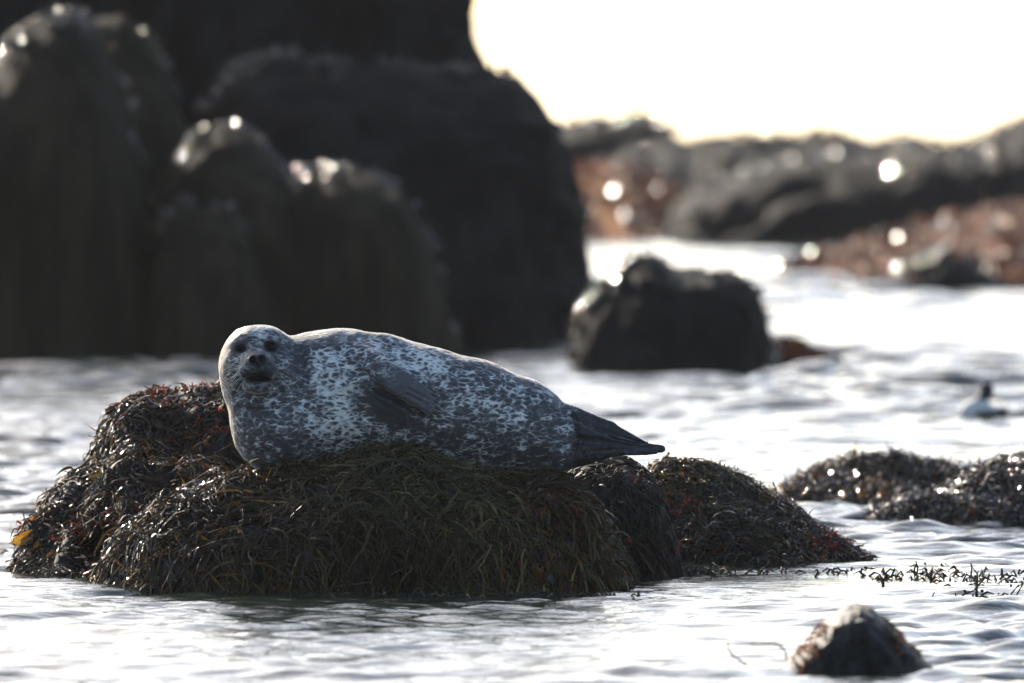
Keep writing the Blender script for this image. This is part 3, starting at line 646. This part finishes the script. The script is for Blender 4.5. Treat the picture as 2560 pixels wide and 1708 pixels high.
# muzzle, whisker pads, chin
Fd.cone(Q(642, 908, -0.16), Q(643, 912, -0.230), 52 * s, 35 * s, k=0.022)
Fd.ell(Q(621, 928, -0.225), (25 * s, 0.042, 23 * s), k=0.012)
Fd.ell(Q(668, 928, -0.225), (25 * s, 0.042, 23 * s), k=0.012)
Fd.ell(Q(644, 902, -0.255), (24 * s, 0.03, 17 * s), k=0.010)
Fd.ell(Q(646, 966, -0.19), (40 * s, 0.06, 20 * s), k=0.015)
# brows and eye sockets
Fd.ell(Q(598, 871, -0.186), (20 * s, 0.032, 13 * s), k=0.006, op='sub', rot=-0.22)
Fd.ell(Q(678, 866, -0.184), (19 * s, 0.032, 15 * s), k=0.006, op='sub', rot=0.15)
# nostrils, lip groove and open mouth
Fd.ell(Q(632.5, 899, -0.283), (8 * s, 0.034, 11 * s), k=0.002, op='sub', rot=0.3)
Fd.ell(Q(654, 897, -0.283), (8 * s, 0.034, 11 * s), k=0.002, op='sub', rot=-0.3)
Fd.ell(Q(643, 920, -0.285), (2.2 * s, 0.02, 14 * s), k=0.004, op='sub')
Fd.ell(Q(646, 946, -0.240), (32 * s, 0.06, 9 * s), k=0.005, op='sub')
Fd.ell(Q(624, 952, -0.235), (12 * s, 0.05, 6 * s), k=0.005, op='sub', rot=-0.5)
Fd.ell(Q(668, 952, -0.235), (12 * s, 0.05, 6 * s), k=0.005, op='sub', rot=0.5)
Fd.ell(Q(645, 939, -0.25), (17 * s, 0.04, 9 * s), k=0.005, op='sub')
# fore flipper lying back along the flank
fl = [(910, 905, -0.120, 40, .6), (958, 932, -0.194, 33, .45), (1000, 957, -0.216, 32, .36), (1042, 988, -0.216, 29, .32), (1072, 1014, -0.210, 20, .34)]
for (x0, y0, o0, r0, t0), (x1, y1, o1, r1, t1) in zip(fl[:-1], fl[1:]):
    Fd.cone(Q(x0, y0, o0), Q(x1, y1, o1), r0 * s, r1 * s, sy=(t0 + t1) / 2, k=0.012 if x0 < 940 else 0.005)
for (x0, y0, x1, y1) in ((1050, 972, 1076, 986), (1060, 984, 1084, 1002), (1068, 998, 1090, 1018), (1070, 1010, 1088, 1031), (1060, 1018, 1076, 1036)):
    Fd.cone(Q(x0, y0, -0.213), Q(x1, y1, -0.208), 10 * s, 6.5 * s, sy=0.8, k=0.005)
# hind flippers: the two soles pressed into a fan pointing right
Fd.cone(Q(1420, 1068, 0.0), Q(1520, 1078, 0.0), 56 * s, 27 * s, sy=0.6, k=0.02)
Fd.cone(Q(1520, 1078, 0.0), Q(1622, 1112, 0.01), 24 * s, 4.5 * s, sy=0.7, k=0.012)
Fd.cone(Q(1425, 1110, -0.07), Q(1500, 1118, -0.09), 62 * s, 32 * s, sy=0.45, k=0.02)
Fd.cone(Q(1400, 1160, -0.06), Q(1500, 1135, -0.08), 22 * s, 15 * s, sy=0.6, k=0.02)
Fd.cone(Q(1500, 1120, -0.09), Q(1600, 1122, -0.10), 30 * s, 12 * s, sy=0.45, k=0.012)
Fd.cone(Q(1590, 1122, -0.10), Q(1655, 1122, -0.10), 13 * s, 9.5 * s, sy=0.6, k=0.008)
Fd.cone(Q(1570, 1132, -0.115), Q(1640, 1131, -0.115), 9 * s, 6 * s, sy=0.8, k=0.004)
Fd.cone(Q(1540, 1100, -0.03), Q(1628, 1116, -0.02), 10 * s, 5 * s, sy=0.8, k=0.004)
V, Fq = Fd.mesh()
# creases: shallow folds cut along curves on the near side
def polydist(px, py, pts):
    d = np.full(len(px), 1e9)
    for (x0, y0), (x1, y1) in zip(pts[:-1], pts[1:]):
        bx, by = x1 - x0, y1 - y0; t_ = np.clip(((px - x0) * bx + (py - y0) * by) / (bx * bx + by * by), 0, 1)
        d = np.minimum(d, np.hypot(px - x0 - t_ * bx, py - y0 - t_ * by))
    return d
def normals(V, F):
    n_ = np.cross(V[F[:, 2]] - V[F[:, 0]], V[F[:, 3]] - V[F[:, 1]]); o_ = np.zeros_like(V)
    for q in range(4):
        for a_ in range(3): o_[:, a_] += np.bincount(F[:, q], n_[:, a_], len(V))
    return o_ / (np.linalg.norm(o_, axis=1, keepdims=True) + 1e-12)
vn = normals(V, Fq)
out = ((V - V.mean(0)) * vn).sum(1).mean() > 0
if not out: Fq = Fq[:, ::-1]; vn = -vn
px, py = PX(V[:, 0], V[:, 1]), PY(V[:, 2], V[:, 1])
near = np.clip(-vn[:, 1] * 3, 0, 1)
def crease(pts, w_, dep, bulge=0.4):
    global V
    d = polydist(px, py, pts); dep = dep * 1.4
    V = V + vn * (near * (-dep * np.exp(-(d / w_) ** 2) + bulge * dep * np.exp(-((d - 2.2 * w_) / w_) ** 2)))[:, None]
crease([(752, 885), (760, 915), (757, 945), (740, 975)], 12, 0.008)
crease([(592, 985), (612, 1000), (645, 1006), (680, 998), (706, 980)], 5, 0.008)
crease([(600, 1018), (640, 1028), (690, 1018)], 6, 0.004)
crease([(915, 845), (965, 866), (1005, 892), (1050, 915)], 13, 0.006)
crease([(1432, 1040), (1442, 1065), (1444, 1100), (1430, 1140)], 5, 0.010)
crease([(1450, 1095), (1500, 1098), (1560, 1105), (1620, 1114)], 5, 0.012, 0.1)
crease([(1470, 1128), (1530, 1126), (1600, 1126)], 4, 0.0015, 0.3)
crease([(940, 972), (1000, 1005), (1065, 1042)], 7, 0.010, 0.2)
crease([(850, 950), (890, 930), (925, 945)], 10, 0.006)
crease([(1016, 985), (1068, 1012)], 3.0, 0.002, 0.3)
crease([(1020, 972), (1072, 1000)], 3.0, 0.002, 0.3)
crease([(1480, 1068), (1540, 1086), (1600, 1104)], 4.0, 0.0012, 0.3)
V = V + vn * (0.0022 * fbm(V * 14, 3, 90) + 0.0006 * fbm(V * np.array([60, 60, 90]), 2, 91))[:, None]
# coat: how pale the mottling is, painted over the body (fur pattern, with neck crease and flipper shade painted in)
pale = np.full(len(V), 0.475)
def blob(x, y, rx, ry, val, rot=0):
    global pale
    ca, sa = math.cos(rot), math.sin(rot); dx, dy = px - x, py - y; u, v_ = (dx * ca + dy * sa) / rx, (-dx * sa + dy * ca) / ry
    g = np.exp(-(u * u + v_ * v_)); pale = pale + val * g
blob(830, 940, 80, 110, 0.10); blob(860, 1070, 100, 70, 0.15); blob(960, 900, 90, 50, 0.08, 0.5)
blob(1180, 960, 120, 45, 0.05, 0.4); blob(1070, 905, 70, 26, 0.22, 0.45)
blob(690, 1080, 70, 90, -0.05); blob(970, 1030, 70, 40, -0.22, 0.3); blob(1200, 1130, 200, 40, -0.02)  # second blob paints shade on the flank below the fore flipper
blob(755, 910, 28, 60, -0.14); blob(640, 990, 50, 20, 0.08); blob(850, 1020, 30, 40, 0.05)  # first blob paints the shade in the crease between head and neck
blob(645, 850, 90, 40, -0.02); blob(600, 905, 40, 30, 0.06); blob(700, 900, 30, 40, 0.04); blob(655, 820, 80, 20, 0.14)
dark = np.zeros(len(V))
def dk(x, y, rx, ry, val, rot=0, front=True):
    global dark
    ca, sa = math.cos(rot), math.sin(rot); dx, dy = px - x, py - y; u, v_ = (dx * ca + dy * sa) / rx, (-dx * sa + dy * ca) / ry
    g = np.clip(1.6 * np.exp(-(u * u + v_ * v_)), 0, 1) * val * ((vn[:, 1] < 0.2) if front else 1)
    dark = np.maximum(dark, g)
dk(643, 901, 30, 21, 1.0); dk(645, 932, 36, 20, 0.85); dk(646, 947, 33, 10, 1.0); dk(598, 871, 25, 15, 1.0, -0.2); dk(678, 866, 23, 18, 1.0, 0.15)  # nose and eyes are dark themselves; mouth opening painted black as recess shade
dk(640, 865, 10, 26, 0.35); dk(643, 914, 50, 36, 0.7); dk(610, 930, 20, 18, 0.45); dk(675, 932, 22, 18, 0.4); dk(646, 966, 34, 14, 0.35)
fd = polydist(px, py, [(960, 935), (1000, 958), (1042, 988), (1074, 1016)])
grey = np.clip((36 - fd) / 6, 0, 1) * 0.88 * (V[:, 1] < D0 - 0.178) * np.clip((px - 925) / 70, 0, 1)
dark = np.maximum(dark, np.clip((px - 1425) / 22, 0, 1) * 0.9)
dark = np.maximum(dark, np.clip(1.4 * np.exp(-(((px - 955) * 0.85 + (py - 1010) * 0.5) / 75) ** 2 - ((-(px - 955) * 0.5 + (py - 1010) * 0.85) / 26) ** 2), 0, 1) * 0.6)  # painted shadow of the gap under the fore flipper

m, t, b = mat('seal_coat'); M_seal = m
tc = N(t, 'ShaderNodeNewGeometry')
mp = N(t, 'ShaderNodeMapping'); mp.inputs['Rotation'].default_value = (0, math.radians(22), 0); mp.inputs['Scale'].default_value = (0.62, 0.8, 1.15)
t.links.new(tc.outputs['Position'], mp.inputs[0])
nd = N(t, 'ShaderNodeTexNoise', i_Scale=22.0, i_Detail=2.0)
t.links.new(mp.outputs[0], nd.inputs[0])
vmx = N(t, 'ShaderNodeVectorMath', operation='MULTIPLY_ADD'); vmx.inputs[1].default_value = (0.022, 0.022, 0.022)
t.links.new(nd.outputs['Color'], vmx.inputs[0]); t.links.new(mp.outputs[0], vmx.inputs[2])
vo = N(t, 'ShaderNodeTexVoronoi', feature='DISTANCE_TO_EDGE', i_Scale=53.0); t.links.new(vmx.outputs[0], vo.inputs[0])
n1 = N(t, 'ShaderNodeTexNoise', i_Scale=46.0, i_Detail=5.0, i_Roughness=0.6); t.links.new(vmx.outputs[0], n1.inputs[0])
n2 = N(t, 'ShaderNodeTexNoise', i_Scale=9.0, i_Detail=3.0); t.links.new(mp.outputs[0], n2.inputs[0])
n3 = N(t, 'ShaderNodeTexNoise', i_Scale=260.0, i_Detail=3.0); t.links.new(tc.outputs['Position'], n3.inputs[0])
def math_(op, a_, b_):
    n_ = N(t, 'ShaderNodeMath', operation=op)
    for i_, x_ in enumerate((a_, b_)):
        if isinstance(x_, (int, float)): n_.inputs[i_].default_value = x_
        else: t.links.new(x_, n_.inputs[i_])
    return n_.outputs[0]
ap = N(t, 'ShaderNodeAttribute', attribute_name='pale'); ad = N(t, 'ShaderNodeAttribute', attribute_name='dark')
# pale network = cell borders; widened or closed by noise and by the painted paleness
net = math_('MULTIPLY', vo.outputs['Distance'], -1.1)
q_ = math_('ADD', net, math_('MULTIPLY', math_('SUBTRACT', n1.outputs[0], 0.5), 1.5))
q_ = math_('ADD', q_, math_('MULTIPLY', math_('SUBTRACT', n2.outputs[0], 0.5), 0.7))
q_ = math_('ADD', q_, math_('MULTIPLY', math_('SUBTRACT', ap.outputs['Fac'], 0.5), 1.7))
q_ = math_('ADD', q_, math_('MULTIPLY', math_('SUBTRACT', n3.outputs[0], 0.5), 0.25))
q_ = math_('ADD', q_, 0.54)
colr = ramp(t, q_, [(0.24, (0.044, 0.042, 0.046)), (0.43, (0.105, 0.100, 0.108)), (0.55, (0.29, 0.285, 0.288)), (0.66, (0.52, 0.515, 0.50)), (0.84, (0.70, 0.69, 0.66))])
ag = N(t, 'ShaderNodeAttribute', attribute_name='grey')
mxg = N(t, 'ShaderNodeMix', data_type='RGBA'); mxg.inputs[7].default_value = (0.078, 0.078, 0.088, 1)
mxd = N(t, 'ShaderNodeMix', data_type='RGBA'); mxd.inputs[7].default_value = (0.014, 0.0145, 0.018, 1)
t.links.new(ad.outputs['Fac'], mxd.inputs[0]); t.links.new(ag.outputs['Fac'], mxg.inputs[0]); t.links.new(colr, mxg.inputs[6]); t.links.new(mxg.outputs[2], mxd.inputs[6])
t.links.new(mxd.outputs[2], b.inputs['Base Color'])
b.inputs['Roughness'].default_value = 0.5; b.inputs['Specular IOR Level'].default_value = 0.35
t.links.new(math_('MULTIPLY', math_('SUBTRACT', 1.0, ad.outputs['Fac']), 0.8), b.inputs['Sheen Weight']); b.inputs['Sheen Roughness'].default_value = 0.3; b.inputs['Sheen Tint'].default_value = (1, 0.93, 0.85, 1)
mpf = N(t, 'ShaderNodeMapping'); mpf.inputs['Rotation'].default_value = (0, math.radians(25), 0); mpf.inputs['Scale'].default_value = (0.25, 1, 1)
t.links.new(tc.outputs['Position'], mpf.inputs[0])
nf_ = N(t, 'ShaderNodeTexNoise', i_Scale=420.0, i_Detail=4.0); t.links.new(mpf.outputs[0], nf_.inputs[0])
bump(t, b, nf_.outputs[0], 0.5, 0.003)

seal = thing('seal', 'mottled grey seal lying on the weedy rock with its face to the camera', 'seal', P(900, 1180, D0))
mesh_obj('body', V, Fq, M_seal, seal, attrs={'pale': pale, 'dark': dark, 'grey': grey})

m, t, b = mat('seal_eye'); M_eye = m
b.inputs['Base Color'].default_value = (0.004, 0.0035, 0.0035, 1); b.inputs['Roughness'].default_value = 0.1; b.inputs['Specular IOR Level'].default_value = 0.12
m, t, b = mat('claw'); M_claw = m
nz = N(t, 'ShaderNodeTexNoise', i_Scale=300.0); t.links.new(coords(t), nz.inputs[0])
t.links.new(ramp(t, nz.outputs[0], [(0.3, (0.01, 0.01, 0.01)), (0.7, (0.05, 0.045, 0.04))]), b.inputs['Base Color']); b.inputs['Roughness'].default_value = 0.3
m, t, b = mat('whisker'); M_whisk = m
nz = N(t, 'ShaderNodeTexNoise', i_Scale=100.0); t.links.new(coords(t), nz.inputs[0])
t.links.new(ramp(t, nz.outputs[0], [(0.3, (0.6, 0.57, 0.5)), (0.7, (0.8, 0.78, 0.7))]), b.inputs['Base Color']); b.inputs['Roughness'].default_value = 0.3

def uvball(c, r, nu=20, nv=12):
    V_, F_ = [], []
    for i in range(nv + 1):
        for j in range(nu):
            th, ph = math.pi * i / nv, 2 * math.pi * j / nu
            V_.append((c[0] + r[0] * math.sin(th) * math.cos(ph), c[1] + r[1] * math.sin(th) * math.sin(ph), c[2] + r[2] * math.cos(th)))
    for i in range(nv):
        for j in range(nu): F_.append((i * nu + j, (i + 1) * nu + j, (i + 1) * nu + (j + 1) % nu, i * nu + (j + 1) % nu))
    return np.array(V_), np.array(F_)
for (ex, ey, rz) in ((598, 871, 8.5), (678, 867, 10.5)):
    v_, f_ = uvball(Q(ex, ey, -0.146), (15 * s, 0.016, (rz + 1.5) * s)); mesh_obj('eye', v_, f_, M_eye, seal)
def tube(pts, radii, sides=5):
    pts = np.array(pts, float); T = np.gradient(pts, axis=0); T /= np.linalg.norm(T, axis=1, keepdims=True) + 1e-12
    u = np.cross(T, [0.13, 0.9, 0.37]); u /= np.linalg.norm(u, axis=1, keepdims=True) + 1e-12; w_ = np.cross(T, u)
    V_ = np.vstack([[pts[i] + radii[i] * (math.cos(a_) * u[i] + math.sin(a_) * w_[i]) for a_ in np.linspace(0, 6.2832, sides, endpoint=False)] for i in range(len(pts))])
    F_ = [(i * sides + j, i * sides + (j + 1) % sides, (i + 1) * sides + (j + 1) % sides, (i + 1) * sides + j) for i in range(len(pts) - 1) for j in range(sides)]
    F_.append((0, 1, 2, 2)) if False else None
    return V_, np.array(F_)
for (cx, cy, tx, ty) in ((1078, 986, 1090, 991), (1086, 1003, 1099, 1010), (1091, 1019, 1101, 1027), (1088, 1032, 1095, 1040)):
    a_, b_ = Q(cx - 3, cy - 2, -0.214), Q(tx, ty, -0.204)
    v_, f_ = tube([a_, (a_ + b_) / 2 + np.array([0, -0.004, 0.002]), b_], [0.0055, 0.004, 0.0006], 6)
    mesh_obj('claw', v_, f_, M_claw, seal)
wr = random.Random(3)
def whisker(x0, y0, yo, x1, y1, yo1, sag, rad=0.0007):
    a_, b_ = Q(x0, y0, yo), Q(x1, y1, yo1); pts = []
    for k in range(9):
        q = k / 8; p_ = a_ * (1 - q) + b_ * q; p_ = p_ + np.array([0, -0.02 * math.sin(q * 3.14), sag * math.sin(q * math.pi)]); pts.append(p_)
    v_, f_ = tube(pts, [rad * (1 - 0.55 * k / 8) for k in range(9)], 4)
    mesh_obj('whisker', v_, f_, M_whisk, seal)
LW = [(604, 908, 570, 905), (600, 914, 560, 926), (600, 920, 556, 934), (603, 925, 558, 948), (605, 930, 560, 960), (604, 935, 540, 968), (608, 938, 570, 985), (602, 922, 546, 990), (607, 942, 558, 990), (610, 945, 582, 978), (613, 948, 592, 980), (616, 950, 605, 975), (600, 930, 533, 1018), (606, 927, 575, 955), (602, 912, 578, 918)]
for (x0, y0, x1, y1) in LW: whisker(x0, y0, -0.235, x1, y1, -0.20 - wr.uniform(0, 0.06), wr.uniform(0.004, 0.014))
RW = [(690, 914, 745, 918), (692, 920, 752, 946), (690, 925, 735, 938), (688, 930, 728, 962), (692, 918, 765, 962), (688, 935, 712, 970), (692, 912, 730, 915), (690, 928, 748, 968)]
for (x0, y0, x1, y1) in RW: whisker(x0, y0, -0.235, x1, y1, -0.19 - wr.uniform(0, 0.05), wr.uniform(0.004, 0.014), 0.0005)
whisker(656, 838, -0.165, 660, 814, -0.20, 0.001); whisker(604, 850, -0.18, 598, 835, -0.2, 0.001, 0.0004)

# ------------------------------------------------------------------ foreground rock
v, f = loft_rock([(1900, 1712), (1935, 1690), (1970, 1660), (2002, 1625), (2032, 1590), (2060, 1560), (2085, 1534), (2115, 1516), (2150, 1510), (2180, 1520), (2205, 1545), (2240, 1582), (2275, 1618), (2315, 1658), (2375, 1712)],
                 43.85, 0.36, 0.4, nx=110, ntt=70, n=3.4, endr=0.5, amp=0.014, fs=9, seed=50, amp2=0.014, base=-0.12)
fore = thing('foreground_rock', 'pointed grey wet rock sticking out of the water at the bottom right', 'rock', (v[:, 0].mean(), 43.85, 0))
mesh_obj('rock_body', v, f, M_fore, fore)
G = join([grow(v, f, 420, 3, (0.008, 0.025), (0.004, 0.008), pal_rust, keep=spots([(2060, 1580, 16, 16), (2030, 1630, 24, 24), (2005, 1665, 16, 16), (2250, 1610, 10, 30), (2090, 1585, 10, 8)]), lift=(0.004, 0.012), wild=1.0, flow=9, seed=51),
          grow(v, f, 300, 3, (0.01, 0.03), (0.003, 0.006), pal_brown, keep=spots([(2220, 1570, 16, 30), (2280, 1650, 16, 30)]), lift=(0.004, 0.01), wild=1.0, flow=9, seed=52)])
mesh_obj('orange_turf', G[0], G[1], M_weed, fore, attrs={'tint': G[2]}, kind='stuff')

# ------------------------------------------------------------------ weed sprigs poking out of the flat water
def waterd(py): return EYE * FPX / (py - HY)
def sprig(px, py, paths, label, rad=0.0045, colr=(0.03, 0.018, 0.008)):
    d = waterd(py); o = thing('seaweed_sprig', label, 'seaweed', P(px, py, d))
    for k, pts in enumerate(paths):
        W_ = [P(px + x_, py + y_, d) + np.array([0, random.uniform(-0.008, 0.008), 0]) for x_, y_ in pts]
        W_ = [W_[0]] + W_[1:]; W_[0][2] = -0.03
        T_ = []
        for i in range(len(W_) - 1):
            for q in range(4): T_.append(W_[i] * (1 - q / 4) + W_[i + 1] * q / 4)
        T_.append(W_[-1]); T_ = np.array(T_); T_[1:-1] = (T_[:-2] + 2 * T_[1:-1] + T_[2:]) / 4
        v_, f_ = tube(T_, [rad * (1 - 0.5 * i / len(T_)) * random.uniform(0.7, 1.2) for i in range(len(T_))], 5)
        mesh_obj('stem', v_, f_, M_weed, o, attrs={'tint': np.tile(np.array(colr), (len(v_), 1))})
sprig(2290, 1442, [[(0, 4), (-4, -18), (2, -34)], [(0, 2), (8, -10), (20, -4)], [(-2, 3), (6, -22), (0, -38)]], 'thin upright forked weed sprig standing in the flat water')
sprig(2440, 1498, [[(-40, 8), (-34, -10), (0, -22), (6, -60), (-8, -78)], [(0, 6), (2, -30), (16, -44), (22, -66)], [(-10, 6), (10, -8), (40, -2)], [(4, 4), (4, -40), (-12, -56)]], 'largest branching dark weed sprig in the flat water, arching left')
sprig(2510, 1494, [[(0, 6), (20, -10), (38, -32)], [(-16, 6), (0, -12), (12, -6)], [(10, 6), (30, -2), (46, -30)]], 'leaning dark weed sprig beside the largest sprig')
sprig(2390, 1500, [[(0, 4), (0, -16)], [(4, 4), (6, -10)]], 'short black weed stub left of the largest sprig')
sprig(2328, 1497, [[(0, 4), (6, -12), (10, -16)], [(2, 4), (12, -4)]], 'tiny forked weed stub farthest left in the flat water', 0.003)
sprig(2425, 1445, [[(0, 4), (6, -28), (2, -36)], [(10, 4), (22, -16)], [(20, 6), (34, -8), (30, -20)]], 'small upright weed sprig on the line of floating weed')
sprig(1871, 1668, [[(6, 12), (0, -2), (-42, -30), (-48, -44), (-53, -60)]], 'curved thin weed stalk leaning left beside the foreground rock', 0.005)
sprig(1967, 1664, [[(2, 12), (0, -24), (-8, -42), (-28, -56), (-60, -58), (-92, -54)]], 'arched thin weed stalk touching the left of the foreground rock', 0.0045)
# floating line of weed
parts = []
r_ = np.random.default_rng(5)
def floaters(n_, fx, cols, lab):
    Vs, Fs, Cs, off = [], [], [], 0
    for i in range(n_):
        x_, y_ = fx(); d = waterd(y_); p0 = P(x_, y_, d); p0[2] = -0.006
        up = r_.uniform(0.0, 0.012) + (0.02 if r_.random() < 0.06 else 0); a_ = r_.uniform(-0.05, 0.05)
        pts = [p0, p0 + [a_ * 0.5, r_.uniform(-.03, .03), up + 0.012], p0 + [a_, r_.uniform(-.06, .06), up * 0.6 + 0.006]]
        v_, f_ = tube(pts, [0.004, 0.0045, 0.002], 4); Vs.append(v_); Fs.append(f_ + off); off += len(v_)
        Cs.append(np.tile(np.array(cols[r_.integers(len(cols))]), (len(v_), 1)))
    return np.vstack(Vs), np.vstack(Fs), np.vstack(Cs)
def line1():
    x_ = 2140 + 500 * r_.random() ** 0.7; x_ += 22 * math.sin(x_ / 19.0); return x_, 1436 + (x_ - 2140) * 0.055 + r_.normal(0, 5 + (x_ - 2100) * 0.03) - 6 * math.sin(x_ / 40)
def line2():
    x_ = 2300 + abs(r_.normal(0, 1)) * 110; return x_, 1496 + r_.normal(0, 3)
def line3():
    x_ = r_.uniform(1690, 2150); return x_, 1432 + r_.normal(0, 4)
def line4():
    x_ = r_.uniform(30, 1600); return x_, np.interp(x_, [0, 200, 320, 500, 760, 950, 1580], [1402, 1418, 1442, 1458, 1478, 1486, 1492]) + abs(r_.normal(0, 4))
for fx, n_, lab in ((line4, 90, 'loose weed bits floating along the foot of the rock under the seal'),
                    (line1, 190, 'ragged line of floating brown weed on the flat water at the right'),
                    (line3, 45, 'thin fringe of weed bits floating along the foot of the mound')):
    G = floaters(n_, fx, [(0.03, 0.02, 0.008), (0.07, 0.03, 0.012), (0.10, 0.05, 0.012)], lab)
    o = mesh_obj('floating_seaweed', G[0], G[1], M_weed, attrs={'tint': G[2]}, kind='stuff'); o['label'] = lab; o['category'] = 'seaweed'

# ------------------------------------------------------------------ small rock tip at the left edge
v, f = loft_rock([(-60, 1400), (-30, 1380), (0, 1370), (15, 1372), (26, 1385), (36, 1400)], 53.3, 0.25, 0.2, nx=30, ntt=26, n=2.2, amp=0.008, fs=12, seed=60, base=-0.1)
o = thing('rock_tip', 'little dark rock tip breaking the water at the left edge', 'rock', (v[:, 0].mean(), 53.3, 0)); mesh_obj('rock_body', v, f, M_wet, o)

# ------------------------------------------------------------------ the sea duck
dd = waterd(1052); sb = dd / FPX
def D(px, py, yo=0): return P(px, py - 11, dd + yo)
Fb = Field(D(2395, 1075) - np.array([0, 0.2, 0]), D(2535, 960) + np.array([0, 0.2, 0]), 0.006)
Fb.ell(D(2455, 1050), (0.125, 0.09, 0.055), k=0.03)
Fb.ell(D(2438, 1035), (0.07, 0.075, 0.05), k=0.03)
Fb.cone(D(2448, 1030), D(2464, 1000), 0.042, 0.024, k=0.03)
Fb.ell(D(2466, 988), (0.040, 0.034, 0.046), k=0.012)
Fb.cone(D(2500, 1045), D(2517, 1036), 0.03, 0.012, sy=1.4, k=0.02)
Vb, Fbq = Fb.mesh()
bn = normals(Vb, Fbq)
if ((Vb - Vb.mean(0)) * bn).sum(1).mean() < 0: Fbq = Fbq[:, ::-1]
bx, by = PX(Vb[:, 0], Vb[:, 1]), PY(Vb[:, 2], Vb[:, 1]) + 11
cw = np.tile(np.array([0.55, 0.53, 0.5]), (len(Vb), 1))
hd = by < 1010; cw[hd] = (0.02, 0.022, 0.03)
wg = ((bx - 2478) / 42) ** 2 + ((by - 1047) / 10) ** 2 < 1; cw[wg] = (0.05, 0.03, 0.025)
tl = bx > 2496; cw[tl] = (0.03, 0.025, 0.025)
m, t, b = mat('feathers'); M_fea = m
at = N(t, 'ShaderNodeAttribute', attribute_name='tint'); t.links.new(at.outputs['Color'], b.inputs['Base Color']); b.inputs['Roughness'].default_value = 0.7
nz = N(t, 'ShaderNodeTexNoise', i_Scale=120.0); t.links.new(coords(t), nz.inputs[0]); bump(t, b, nz.outputs[0], 0.3, 0.004)
duck = thing('sea_duck', 'white breasted dark headed duck swimming at the far right', 'duck', D(2455, 1052))
mesh_obj('body', Vb, Fbq, M_fea, duck, attrs={'tint': cw})
v_, f_ = tube([D(2460, 990, -0.02), D(2452, 993, -0.04), D(2446, 996, -0.055)], [0.012, 0.010, 0.004], 6)
mesh_obj('bill', v_, f_, M_claw, duck)
